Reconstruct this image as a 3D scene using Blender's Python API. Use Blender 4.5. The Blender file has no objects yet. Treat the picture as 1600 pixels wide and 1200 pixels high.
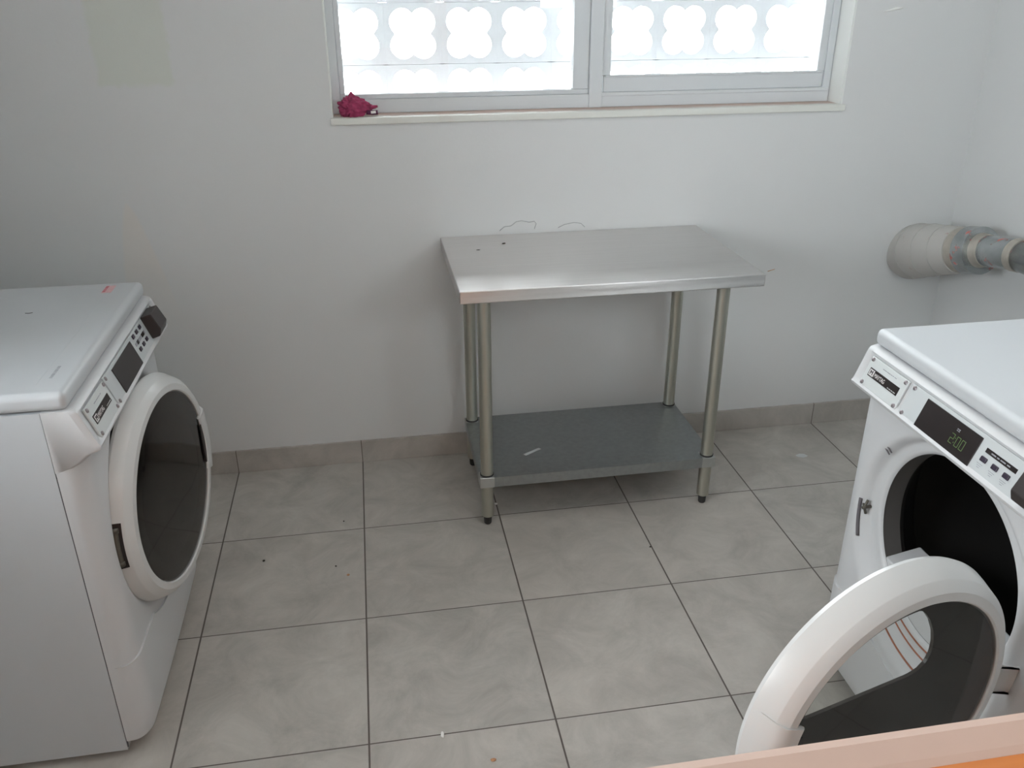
import bpy, bmesh, math, random
from mathutils import Vector, Matrix
PI = math.pi
R = math.radians
random.seed(7)
scn = bpy.context.scene
C = scn.collection

# ------------------------------------------------------------------ camera
cd = bpy.data.cameras.new('camera')
cam = bpy.data.objects.new('camera', cd)
C.objects.link(cam)
scn.camera = cam
cd.sensor_width = 36.0
cd.sensor_fit = 'HORIZONTAL'
cd.lens = 1342.6 * 36.0 / 1600.0
cd.clip_start = 0.02
yaw, pit, rol = R(9.445), R(25.037), R(-0.272)
fw = Vector((math.sin(yaw) * math.cos(pit), math.cos(yaw) * math.cos(pit), -math.sin(pit)))
r0 = Vector((math.cos(yaw), -math.sin(yaw), 0))
u0 = r0.cross(fw)
rr = r0 * math.cos(rol) + u0 * math.sin(rol)
uu = -r0 * math.sin(rol) + u0 * math.cos(rol)
cam.matrix_world = Matrix(((rr.x, uu.x, -fw.x, 0.0949), (rr.y, uu.y, -fw.y, -2.8924),
                           (rr.z, uu.z, -fw.z, 1.6444), (0, 0, 0, 1)))

# ------------------------------------------------------------------ world, exposure
w = bpy.data.worlds.new('world')
scn.world = w
w.use_nodes = True
bg = w.node_tree.nodes['Background']
bg.inputs[0].default_value = (0.93, 0.97, 1.0, 1)
bg.inputs[1].default_value = 14.0
scn.view_settings.view_transform = 'Standard'
scn.view_settings.look = 'None'
scn.view_settings.gamma = 1.0
scn.view_settings.exposure = 0.42
scn.view_settings.use_curve_mapping = False
try:
    scn.cycles.max_bounces = 14
    scn.cycles.diffuse_bounces = 8
    scn.cycles.transparent_max_bounces = 16
    scn.cycles.sample_clamp_indirect = 12.0
except Exception:
    pass


def area(name, loc, sx, sy, power, rot=(0, 0, 0), col=(1, 1, 1), portal=False):
    l = bpy.data.lights.new(name, 'AREA')
    l.shape = 'RECTANGLE'
    l.size = sx
    l.size_y = sy
    l.energy = power
    l.color = col
    if portal:
        l.cycles.is_portal = True
    o = bpy.data.objects.new(name, l)
    o.location = loc
    o.rotation_euler = rot
    C.objects.link(o)
    return o


area('window_portal', (0.875, 0.07, 1.70), 1.74, 0.9, 1.0, (R(-90), 0, 0), portal=True)
area('added_side_portal', (-1.355, -1.97, 1.50), 1.0, 0.9, 1.0, (R(90), 0, R(-90)), portal=True)  # serves the unseen window added in the left wall
area('added_front_portal', (1.50, -2.615, 1.70), 0.5, 0.4, 1.0, (R(90), 0, R(180)), portal=True)  # serves the unseen window added beside the door
area('room_lamp_light', (0.75, -1.45, 2.36), 1.15, 0.26, 2.0, col=(1.0, 0.985, 0.96))
area('hall_lamp_light', (0.25, -3.55, 2.36), 1.15, 0.26, 6.0, col=(1.0, 0.95, 0.88))

# ------------------------------------------------------------------ materials
def nt(name):
    m = bpy.data.materials.new(name)
    m.use_nodes = True
    t = m.node_tree
    return m, t, t.nodes, t.links, t.nodes['Principled BSDF']


def simple(name, col, rough=0.5, metal=0.0, spec=0.5, noise=0.0, nscale=8.0, bump=0.0, bscale=200.0, coat=0.0):
    m, t, N, L, P = nt(name)
    P.inputs['Base Color'].default_value = (*col, 1)
    P.inputs['Roughness'].default_value = rough
    P.inputs['Metallic'].default_value = metal
    P.inputs['Specular IOR Level'].default_value = spec
    P.inputs['Coat Weight'].default_value = coat
    P.inputs['Coat Roughness'].default_value = 0.15
    tc = N.new('ShaderNodeTexCoord')
    if noise:
        n = N.new('ShaderNodeTexNoise')
        n.inputs['Scale'].default_value = nscale
        n.inputs['Detail'].default_value = 5
        L.new(tc.outputs['Object'], n.inputs['Vector'])
        mx = N.new('ShaderNodeMix')
        mx.data_type = 'RGBA'
        mx.inputs[6].default_value = (*[max(0, c * (1 - noise)) for c in col], 1)
        mx.inputs[7].default_value = (*[min(1, c * (1 + noise)) for c in col], 1)
        L.new(n.outputs['Fac'], mx.inputs[0])
        L.new(mx.outputs[2], P.inputs['Base Color'])
    if bump:
        n = N.new('ShaderNodeTexNoise')
        n.inputs['Scale'].default_value = bscale
        n.inputs['Detail'].default_value = 3
        L.new(tc.outputs['Object'], n.inputs['Vector'])
        b = N.new('ShaderNodeBump')
        b.inputs['Strength'].default_value = bump
        b.inputs['Distance'].default_value = 0.002
        L.new(n.outputs['Fac'], b.inputs['Height'])
        L.new(b.outputs['Normal'], P.inputs['Normal'])
    return m


def math_node(N, L, op, a, b=None, c=None):
    n = N.new('ShaderNodeMath')
    n.operation = op
    for i, v in enumerate((a, b, c)):
        if v is None:
            continue
        if isinstance(v, (int, float)):
            n.inputs[i].default_value = v
        else:
            L.new(v, n.inputs[i])
    return n.outputs[0]


def mixc(N, L, fac, a, b):
    n = N.new('ShaderNodeMix')
    n.data_type = 'RGBA'
    for i, v in ((0, fac), (6, a), (7, b)):
        if isinstance(v, (int, float)):
            n.inputs[i].default_value = v
        elif isinstance(v, tuple):
            n.inputs[i].default_value = (*v, 1)
        else:
            L.new(v, n.inputs[i])
    return n.outputs[2]


S = 0.4545


def floor_mat(name='floor_tile', base=True):
    m, t, N, L, P = nt(name)
    tc = N.new('ShaderNodeTexCoord')
    sp = N.new('ShaderNodeSeparateXYZ')
    L.new(tc.outputs['Object'], sp.inputs[0])
    X, Y, Z = sp.outputs
    fx = math_node(N, L, 'DIVIDE', X, S)
    fy = math_node(N, L, 'DIVIDE', math_node(N, L, 'SUBTRACT', Y, 0.0015), S)

    def line(f, wd):
        d = math_node(N, L, 'SUBTRACT', f, math_node(N, L, 'ROUND', f))
        return math_node(N, L, 'LESS_THAN', math_node(N, L, 'ABSOLUTE', d), wd)
    gx = line(fx, 0.0050)
    gy = line(fy, 0.0038)
    if not base:
        gx = line(fx, 0.003)
        gy = 0.0
        g = gx
    else:
        g = math_node(N, L, 'MAXIMUM', gx, gy)
    cell = N.new('ShaderNodeCombineXYZ')
    L.new(math_node(N, L, 'FLOOR', fx), cell.inputs[0])
    L.new(math_node(N, L, 'FLOOR', fy), cell.inputs[1])
    wn = N.new('ShaderNodeTexWhiteNoise')
    wn.noise_dimensions = '3D'
    L.new(cell.outputs[0], wn.inputs['Vector'])
    off = N.new('ShaderNodeVectorMath')
    off.operation = 'MULTIPLY_ADD'
    L.new(wn.outputs['Color'], off.inputs[0])
    off.inputs[1].default_value = (7, 7, 7)
    L.new(tc.outputs['Object'], off.inputs[2])
    n1 = N.new('ShaderNodeTexNoise')
    n1.inputs['Scale'].default_value = 6.0
    n1.inputs['Detail'].default_value = 8
    n1.inputs['Roughness'].default_value = 0.70
    n1.inputs['Distortion'].default_value = 0.6
    L.new(off.outputs[0], n1.inputs['Vector'])
    n2 = N.new('ShaderNodeTexNoise')
    n2.inputs['Scale'].default_value = 60
    n2.inputs['Detail'].default_value = 4
    L.new(tc.outputs['Object'], n2.inputs['Vector'])
    ra = N.new('ShaderNodeValToRGB')
    ra.color_ramp.elements[0].position = 0.33
    ra.color_ramp.elements[0].color = (0.345, 0.330, 0.302, 1)
    ra.color_ramp.elements[1].position = 0.68
    ra.color_ramp.elements[1].color = (0.530, 0.508, 0.470, 1)
    L.new(n1.outputs['Fac'], ra.inputs[0])
    c = mixc(N, L, math_node(N, L, 'MULTIPLY', n2.outputs['Fac'], 0.25), ra.outputs[0], (0.41, 0.39, 0.36))
    tint = mixc(N, L, math_node(N, L, 'MULTIPLY', wn.outputs['Value'], 0.22), c, (0.48, 0.42, 0.37))
    if not base:
        tint = mixc(N, L, 0.25, tint, (0.32, 0.298, 0.28))
    fin = mixc(N, L, g, tint, (0.105, 0.088, 0.078))
    L.new(fin, P.inputs['Base Color'])
    P.inputs['Roughness'].default_value = 0.48
    P.inputs['Specular IOR Level'].default_value = 0.45
    b = N.new('ShaderNodeBump')
    b.inputs['Strength'].default_value = 0.35
    b.inputs['Distance'].default_value = 0.002
    h = math_node(N, L, 'SUBTRACT', math_node(N, L, 'MULTIPLY', n1.outputs['Fac'], 0.35), g)
    L.new(h, b.inputs['Height'])
    L.new(b.outputs['Normal'], P.inputs['Normal'])
    return m


def wall_mat(name, col, reflections=False):
    m, t, N, L, P = nt(name)
    tc = N.new('ShaderNodeTexCoord')
    n1 = N.new('ShaderNodeTexNoise')
    n1.inputs['Scale'].default_value = 1.6
    n1.inputs['Detail'].default_value = 5
    L.new(tc.outputs['Object'], n1.inputs['Vector'])
    lo = tuple(c * 0.955 for c in col)
    hi = tuple(min(1, c * 1.035) for c in col)
    c = mixc(N, L, n1.outputs['Fac'], lo, hi)
    if reflections:
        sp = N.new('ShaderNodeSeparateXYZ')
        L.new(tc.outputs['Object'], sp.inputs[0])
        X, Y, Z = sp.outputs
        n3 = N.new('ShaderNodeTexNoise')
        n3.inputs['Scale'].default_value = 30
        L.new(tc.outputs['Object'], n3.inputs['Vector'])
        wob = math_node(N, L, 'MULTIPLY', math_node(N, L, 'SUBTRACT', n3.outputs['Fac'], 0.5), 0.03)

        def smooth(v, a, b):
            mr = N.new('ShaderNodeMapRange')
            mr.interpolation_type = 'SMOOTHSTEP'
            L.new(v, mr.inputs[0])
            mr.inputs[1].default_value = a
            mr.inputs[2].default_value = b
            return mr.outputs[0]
        # greenish square left of the window, a glass reflection painted into the wall colour
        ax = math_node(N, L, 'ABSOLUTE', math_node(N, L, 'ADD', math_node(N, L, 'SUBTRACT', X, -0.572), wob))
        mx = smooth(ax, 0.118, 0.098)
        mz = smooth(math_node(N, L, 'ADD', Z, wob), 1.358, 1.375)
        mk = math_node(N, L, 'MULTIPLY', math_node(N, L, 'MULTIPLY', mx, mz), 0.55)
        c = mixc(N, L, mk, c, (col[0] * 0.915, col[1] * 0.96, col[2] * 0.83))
        # warm tongue low on the left, also a reflection tinted into the colour
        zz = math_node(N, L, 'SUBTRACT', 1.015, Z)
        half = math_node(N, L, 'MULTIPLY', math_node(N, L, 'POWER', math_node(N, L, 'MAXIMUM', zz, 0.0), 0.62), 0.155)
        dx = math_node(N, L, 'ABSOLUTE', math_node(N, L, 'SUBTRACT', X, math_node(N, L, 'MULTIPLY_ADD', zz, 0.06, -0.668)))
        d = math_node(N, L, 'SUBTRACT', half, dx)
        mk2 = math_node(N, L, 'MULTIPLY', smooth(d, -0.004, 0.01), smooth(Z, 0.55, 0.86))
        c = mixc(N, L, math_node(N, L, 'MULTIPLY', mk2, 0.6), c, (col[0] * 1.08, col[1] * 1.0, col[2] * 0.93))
    L.new(c, P.inputs['Base Color'])
    P.inputs['Roughness'].default_value = 0.62
    P.inputs['Specular IOR Level'].default_value = 0.3
    n2 = N.new('ShaderNodeTexNoise')
    n2.inputs['Scale'].default_value = 90
    n2.inputs['Detail'].default_value = 3
    L.new(tc.outputs['Object'], n2.inputs['Vector'])
    b = N.new('ShaderNodeBump')
    b.inputs['Strength'].default_value = 0.15
    b.inputs['Distance'].default_value = 0.002
    L.new(n2.outputs['Fac'], b.inputs['Height'])
    L.new(b.outputs['Normal'], P.inputs['Normal'])
    return m


def steel_mat(name, col, rough, stretch=(3, 160, 160), amt=0.08):
    m, t, N, L, P = nt(name)
    P.inputs['Metallic'].default_value = 1.0
    tc = N.new('ShaderNodeTexCoord')
    mp = N.new('ShaderNodeMapping')
    mp.inputs['Scale'].default_value = stretch
    L.new(tc.outputs['Object'], mp.inputs[0])
    n = N.new('ShaderNodeTexNoise')
    n.inputs['Scale'].default_value = 1.0
    n.inputs['Detail'].default_value = 4
    L.new(mp.outputs[0], n.inputs['Vector'])
    c = mixc(N, L, n.outputs['Fac'], tuple(x * (1 - amt) for x in col), tuple(min(1, x * (1 + amt)) for x in col))
    L.new(c, P.inputs['Base Color'])
    n2 = N.new('ShaderNodeTexNoise')
    n2.inputs['Scale'].default_value = 5.0
    L.new(tc.outputs['Object'], n2.inputs['Vector'])
    L.new(math_node(N, L, 'MULTIPLY_ADD', n2.outputs['Fac'], 0.10, rough - 0.05), P.inputs['Roughness'])
    b = N.new('ShaderNodeBump')
    b.inputs['Strength'].default_value = 0.04
    b.inputs['Distance'].default_value = 0.001
    L.new(n.outputs['Fac'], b.inputs['Height'])
    L.new(b.outputs['Normal'], P.inputs['Normal'])
    return m


def glass_mat(name, tint, rough=0.03, ior=1.45):
    m = bpy.data.materials.new(name)
    m.use_nodes = True
    N, L = m.node_tree.nodes, m.node_tree.links
    N.clear()
    out = N.new('ShaderNodeOutputMaterial')
    tr = N.new('ShaderNodeBsdfTransparent')
    tr.inputs[0].default_value = (*tint, 1)
    gl = N.new('ShaderNodeBsdfGlossy')
    gl.inputs['Color'].default_value = (0.9, 0.9, 0.9, 1)
    gl.inputs['Roughness'].default_value = rough
    fr = N.new('ShaderNodeFresnel')
    fr.inputs[0].default_value = ior
    mx = N.new('ShaderNodeMixShader')
    L.new(fr.outputs[0], mx.inputs[0])
    L.new(tr.outputs[0], mx.inputs[1])
    L.new(gl.outputs[0], mx.inputs[2])
    L.new(mx.outputs[0], out.inputs[0])
    return m


def emit_mat(name, col, strength):
    m, t, N, L, P = nt(name)
    P.inputs['Base Color'].default_value = (*col, 1)
    P.inputs['Emission Color'].default_value = (*col, 1)
    P.inputs['Emission Strength'].default_value = strength
    return m


def sill_mat():
    m, t, N, L, P = nt('sill_stone')
    tc = N.new('ShaderNodeTexCoord')
    sp = N.new('ShaderNodeSeparateXYZ')
    L.new(tc.outputs['Object'], sp.inputs[0])
    n = N.new('ShaderNodeTexNoise')
    n.inputs['Scale'].default_value = 14
    n.inputs['Detail'].default_value = 5
    L.new(tc.outputs['Object'], n.inputs['Vector'])
    y = math_node(N, L, 'ADD', sp.outputs[1], math_node(N, L, 'MULTIPLY', math_node(N, L, 'SUBTRACT', n.outputs['Fac'], 0.5), 0.07))
    mr = N.new('ShaderNodeMapRange')
    L.new(y, mr.inputs[0])
    mr.inputs[1].default_value = 0.000
    mr.inputs[2].default_value = 0.045
    c = mixc(N, L, mr.outputs[0], (0.66, 0.67, 0.63), (0.52, 0.38, 0.32))
    L.new(c, P.inputs['Base Color'])
    P.inputs['Roughness'].default_value = 0.45
    return m


def duct_mat(name, painted):
    m, t, N, L, P = nt(name)
    tc = N.new('ShaderNodeTexCoord')
    n = N.new('ShaderNodeTexNoise')
    n.inputs['Scale'].default_value = 26
    n.inputs['Detail'].default_value = 5
    n.inputs['Roughness'].default_value = 0.65
    L.new(tc.outputs['Object'], n.inputs['Vector'])
    mr = N.new('ShaderNodeMapRange')
    L.new(n.outputs['Fac'], mr.inputs[0])
    if painted:
        P.inputs['Base Color'].default_value = (0.60, 0.58, 0.55, 1)
        P.inputs['Roughness'].default_value = 0.55
        mr.inputs[1].default_value = 0.64
        mr.inputs[2].default_value = 0.70
        c = mixc(N, L, mr.outputs[0], (0.45, 0.44, 0.42), (0.38, 0.29, 0.26))
        L.new(c, P.inputs['Base Color'])
    else:
        mr.inputs[1].default_value = 0.60
        mr.inputs[2].default_value = 0.66
        n2 = N.new('ShaderNodeTexNoise')
        n2.inputs['Scale'].default_value = 17
        n2.inputs['Detail'].default_value = 3
        L.new(tc.outputs['Object'], n2.inputs['Vector'])
        c0 = mixc(N, L, n2.outputs['Fac'], (0.24, 0.27, 0.28), (0.62, 0.64, 0.64))
        c = mixc(N, L, mr.outputs[0], c0, (0.42, 0.13, 0.11))
        L.new(c, P.inputs['Base Color'])
        L.new(math_node(N, L, 'SUBTRACT', 0.85, math_node(N, L, 'MULTIPLY', mr.outputs[0], 0.8)), P.inputs['Metallic'])
        P.inputs['Roughness'].default_value = 0.24
    b = N.new('ShaderNodeBump')
    b.inputs['Strength'].default_value = 0.3
    b.inputs['Distance'].default_value = 0.006
    L.new(n.outputs['Fac'], b.inputs['Height'])
    L.new(b.outputs['Normal'], P.inputs['Normal'])
    return m


def wood_mat():
    m, t, N, L, P = nt('varnished_wood')
    tc = N.new('ShaderNodeTexCoord')
    mp = N.new('ShaderNodeMapping')
    mp.inputs['Scale'].default_value = (3, 30, 60)
    L.new(tc.outputs['Object'], mp.inputs[0])
    n = N.new('ShaderNodeTexNoise')
    n.inputs['Scale'].default_value = 1.5
    n.inputs['Detail'].default_value = 6
    n.inputs['Distortion'].default_value = 1.2
    L.new(mp.outputs[0], n.inputs['Vector'])
    c = mixc(N, L, n.outputs['Fac'], (0.50, 0.13, 0.02), (0.78, 0.30, 0.07))
    L.new(c, P.inputs['Base Color'])
    P.inputs['Roughness'].default_value = 0.35
    return m


M = {}
M['floor'] = floor_mat()
M['base'] = floor_mat('baseboard_tile', False)
M['wall'] = wall_mat('painted_wall', (0.63, 0.640, 0.640))
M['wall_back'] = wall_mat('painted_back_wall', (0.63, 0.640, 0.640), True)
M['ceiling'] = wall_mat('painted_ceiling', (0.78, 0.79, 0.78))
M['reveal'] = simple('reveal_paint', (0.72, 0.74, 0.72), 0.6, noise=0.03)
M['frame'] = simple('window_white', (0.60, 0.63, 0.65), 0.4, noise=0.03, nscale=5)
M['block'] = simple('breeze_block', (0.44, 0.45, 0.462), 0.85, noise=0.05, bump=0.3, bscale=80)
M['ground'] = simple('outside_ground', (0.5, 0.49, 0.46), 0.9, noise=0.1)
M['sill'] = sill_mat()
M['steel'] = steel_mat('stainless_steel', (0.64, 0.625, 0.615), 0.40)
_t = M['steel'].node_tree
_P = _t.nodes['Principled BSDF']
_P.inputs['Anisotropic'].default_value = 0.9
_cx = _t.nodes.new('ShaderNodeCombineXYZ')     # grain runs along the table, highlights stretch across it
_cx.inputs[1].default_value = 1.0
_t.links.new(_cx.outputs[0], _P.inputs['Tangent'])
M['galv'] = steel_mat('galvanised_steel', (0.36, 0.385, 0.39), 0.42, (60, 60, 60), 0.16)
M['galv_leg'] = steel_mat('galvanised_tube', (0.52, 0.52, 0.46), 0.42, (40, 40, 6), 0.12)
M['galv_edge'] = steel_mat('galvanised_edge', (0.55, 0.57, 0.56), 0.45, (60, 60, 60), 0.1)
M['rubber'] = simple('dark_rubber', (0.035, 0.035, 0.035), 0.6)
M['enamel'] = simple('white_enamel', (0.50, 0.522, 0.54), 0.42, noise=0.015, nscale=3, coat=0.1)
M['plastic'] = simple('white_plastic', (0.56, 0.57, 0.58), 0.38, noise=0.012, nscale=3)
M['ring'] = simple('door_plastic', (0.57, 0.58, 0.575), 0.30, noise=0.01, nscale=3, coat=0.2)
M['panel'] = simple('panel_grey', (0.50, 0.53, 0.54), 0.4, noise=0.02)
M['plate'] = simple('name_plate', (0.55, 0.58, 0.58), 0.38, noise=0.02)
M['seam'] = simple('seam_shade_grey', (0.10, 0.10, 0.11), 0.7)
M['black'] = simple('black_plastic', (0.014, 0.010, 0.010), 0.35)
M['darkbox'] = simple('coin_box_black', (0.030, 0.024, 0.023), 0.45, noise=0.1)
M['screw'] = simple('screw_metal', (0.35, 0.31, 0.32), 0.35, metal=0.8)
M['button'] = simple('button_dark', (0.035, 0.028, 0.045), 0.3)
M['white_ink'] = simple('white_ink', (0.62, 0.60, 0.60), 0.5)
M['grey_ink'] = simple('grey_ink', (0.30, 0.31, 0.34), 0.5)
M['red_ink'] = simple('red_ink', (0.50, 0.13, 0.15), 0.5)
M['pink_ink'] = simple('pink_label', (0.66, 0.40, 0.42), 0.5, noise=0.15, nscale=90)
M['led'] = emit_mat('green_digits', (0.07, 0.12, 0.04), 0.45)
M['doorglass'] = glass_mat('tinted_door_glass', (0.72, 0.72, 0.70), 0.05, 1.55)
M['liner'] = simple('dark_liner', (0.040, 0.030, 0.026), 0.30)
M['linertrim'] = simple('liner_edge', (0.055, 0.05, 0.048), 0.4)
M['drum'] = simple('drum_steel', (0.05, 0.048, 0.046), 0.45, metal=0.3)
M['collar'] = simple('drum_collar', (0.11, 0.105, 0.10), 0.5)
M['slot'] = simple('slot_grey', (0.13, 0.12, 0.13), 0.6)
M['hinge'] = simple('hinge_metal', (0.13, 0.12, 0.10), 0.4, metal=0.6)
M['rust'] = simple('rusty_line', (0.33, 0.10, 0.045), 0.7, noise=0.4, nscale=60)
M['duct'] = duct_mat('bare_duct', False)
M['duct_paint'] = duct_mat('painted_duct', True)
M['tape'] = simple('foil_tape', (0.46, 0.43, 0.38), 0.45, metal=0.5, noise=0.25, nscale=40, bump=0.8, bscale=60)
M['magenta'] = simple('magenta_fabric', (0.30, 0.035, 0.10), 0.85, noise=0.75, nscale=55, bump=0.6, bscale=120)
M['purple'] = simple('purple_fabric', (0.10, 0.02, 0.07), 0.8)
M['bead'] = simple('beige_bead_paint', (0.64, 0.485, 0.42), 0.45, noise=0.06, nscale=20)
M['wood'] = wood_mat()
M['winglass'] = glass_mat('window_glass', (0.96, 0.97, 0.97), 0.01, 1.45)
M['lamp_glass'] = emit_mat('lamp_diffuser', (1, 0.98, 0.95), 2.0)
M['outline'] = simple('patch_outline', (0.42, 0.43, 0.44), 0.7)
M['crumb_dark'] = simple('dark_crumb', (0.03, 0.025, 0.02), 0.8)
M['crumb_tan'] = simple('tan_crumb', (0.50, 0.27, 0.14), 0.8)
M['crumb_white'] = simple('white_crumb', (0.80, 0.80, 0.78), 0.6)


# ------------------------------------------------------------------ helpers
def link(name, me, mat=None, parent=None, smooth=False, bevel=0, seg=2):
    if mat is not None:
        me.materials.append(M[mat] if isinstance(mat, str) else mat)
    if smooth:
        for p in me.polygons:
            p.use_smooth = True
    o = bpy.data.objects.new(name, me)
    C.objects.link(o)
    if parent is not None:
        o.parent = parent
    if bevel:
        b = o.modifiers.new('bevel', 'BEVEL')
        b.width = bevel
        b.segments = seg
        b.limit_method = 'ANGLE'
        b.angle_limit = R(35)
        for p in me.polygons:
            p.use_smooth = True
        wn = o.modifiers.new('wn', 'WEIGHTED_NORMAL')
        wn.keep_sharp = True
    return o


def mesh_from(verts, faces, name='m', recalc=True):
    me = bpy.data.meshes.new(name)
    me.from_pydata([tuple(v) for v in verts], [], faces)
    if recalc:
        bm = bmesh.new()
        bm.from_mesh(me)
        bmesh.ops.recalc_face_normals(bm, faces=bm.faces)
        bm.to_mesh(me)
        bm.free()
    me.update()
    return me


class MB:
    def __init__(s):
        s.v = []
        s.f = []

    def add(s, v, f):
        b = len(s.v)
        s.v += [tuple(x) for x in v]
        s.f += [tuple(i + b for i in q) for q in f]
        return s

    def box(s, a, b):
        x0, y0, z0 = a
        x1, y1, z1 = b
        v = [(x, y, z) for x in (x0, x1) for y in (y0, y1) for z in (z0, z1)]
        f = [(0, 1, 3, 2), (4, 6, 7, 5), (0, 4, 5, 1), (2, 3, 7, 6), (0, 2, 6, 4), (1, 5, 7, 3)]
        return s.add(v, f)

    def obox(s, o, ax, ay, az, a, b):
        """box in an oriented frame"""
        o, ax, ay, az = Vector(o), Vector(ax), Vector(ay), Vector(az)
        v = [o + ax * x + ay * y + az * z for x in (a[0], b[0]) for y in (a[1], b[1]) for z in (a[2], b[2])]
        f = [(0, 1, 3, 2), (4, 6, 7, 5), (0, 4, 5, 1), (2, 3, 7, 6), (0, 2, 6, 4), (1, 5, 7, 3)]
        return s.add(v, f)

    def tube(s, path, rad, n=24, caps=True):
        path = [Vector(p) for p in path]
        if isinstance(rad, (int, float)):
            rad = [rad] * len(path)
        prev = None
        rings = []
        for i, p in enumerate(path):
            if i == 0:
                d = path[1] - p
            elif i == len(path) - 1:
                d = p - path[i - 1]
            else:
                d = (path[i + 1] - p).normalized() + (p - path[i - 1]).normalized()
            if d.length < 1e-9:
                d = prev_d
            d.normalize()
            prev_d = d
            if prev is None:
                a = Vector((0, 0, 1)) if abs(d.z) < 0.9 else Vector((1, 0, 0))
                x = d.cross(a).normalized()
            else:
                x = (prev - d * prev.dot(d)).normalized()
            prev = x
            y = d.cross(x)
            rings.append([p + (x * math.cos(2 * PI * k / n) + y * math.sin(2 * PI * k / n)) * rad[i] for k in range(n)])
        v = [q for r_ in rings for q in r_]
        f = []
        for i in range(len(path) - 1):
            for k in range(n):
                a, b = i * n + k, i * n + (k + 1) % n
                f.append((a, b, b + n, a + n))
        if caps:
            f.append(tuple(range(n))[::-1])
            f.append(tuple((len(path) - 1) * n + k for k in range(n)))
        return s.add(v, f)

    def mesh(s):
        return mesh_from(s.v, s.f)

    def build(s, name, mat, parent=None, smooth=False, bevel=0, seg=2):
        return link(name, s.mesh(), mat, parent, smooth, bevel, seg)


def auto_smooth(o, ang=35):
    me = o.data
    for p in me.polygons:
        p.use_smooth = True
    bm = bmesh.new()
    bm.from_mesh(me)
    for e in bm.edges:
        if len(e.link_faces) == 2 and e.calc_face_angle(0) > R(ang):
            e.smooth = False
    bm.to_mesh(me)
    bm.free()
    return o


def lathe(profile, n=96, closed=True, axis='X', center=(0, 0, 0)):
    """profile: (radius, offset along axis)"""
    v, f = [], []
    m = len(profile)
    for k in range(n):
        a = 2 * PI * k / n
        for r_, d in profile:
            v.append((center[0] + d, center[1] + r_ * math.cos(a), center[2] + r_ * math.sin(a)))
    for k in range(n):
        k2 = (k + 1) % n
        for i in range(m if closed else m - 1):
            j = (i + 1) % m
            f.append((k * m + i, k * m + j, k2 * m + j, k2 * m + i))
    return v, f


def thing(name, label, cat, loc=(0, 0, 0), rotz=0.0, group=None):
    o = bpy.data.objects.new(name, None)
    o.empty_display_size = 0.05
    C.objects.link(o)
    o.location = loc
    o.rotation_euler = (0, 0, rotz)
    o['label'] = label
    o['category'] = cat
    if group:
        o['group'] = group
    return o


def tag(o, label, cat, group=None):
    o['label'] = label
    o['category'] = cat
    if group:
        o['group'] = group
    return o


def struct(o, label=None, cat=None):
    o['kind'] = 'structure'
    if label:
        o['label'] = label
    if cat:
        o['category'] = cat
    return o


def text_mesh(txt, size, extrude=0.0004):
    cu = bpy.data.curves.new('t', 'FONT')
    cu.body = txt
    cu.size = size
    cu.extrude = extrude
    cu.align_x = 'LEFT'
    cu.align_y = 'CENTER'
    ob = bpy.data.objects.new('t', cu)
    C.objects.link(ob)
    dg = bpy.context.evaluated_depsgraph_get()
    me = bpy.data.meshes.new_from_object(ob.evaluated_get(dg))
    bpy.data.objects.remove(ob)
    bpy.data.curves.remove(cu)
    me.materials.clear()
    return me


def place_mesh(me, o, ax, ay, az):
    """map mesh x,y,z to frame"""
    o, ax, ay, az = Vector(o), Vector(ax), Vector(ay), Vector(az)
    for v in me.vertices:
        c = v.co.copy()
        v.co = o + ax * c.x + ay * c.y + az * c.z
    me.update()
    return me


# ------------------------------------------------------------------ room shell
LX, RX, FY, H = -1.36, 2.27, -2.62, 2.45
WX0, WX1, WZ0, WZ1 = 0.0, 1.748, 1.256, 2.15
HY = -4.4      # back of the hall the photo was taken from

fl = MB().box((LX - 0.1, FY - 0.14, -0.08), (RX + 0.1, 0.10, 0.0)).box((-0.90, HY - 0.1, -0.08), (1.08, FY - 0.14, 0.0)).build('floor', 'floor')
struct(fl, 'grey-beige square floor tiles with dark grout lines', 'floor')
ce = MB().box((LX - 0.1, FY - 0.14, H), (RX + 0.1, 0.16, H + 0.1)).box((-0.90, HY - 0.1, H), (1.08, FY - 0.14, H + 0.1)).build('ceiling', 'ceiling')
struct(ce, 'flat white painted ceiling', 'ceiling')
# back wall with window opening, one connected mesh
T = 0.16
xs = [LX - 0.1, WX0, WX1, RX + 0.1]
zs = [0.0, WZ0 - 0.022, WZ1, H]


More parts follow.
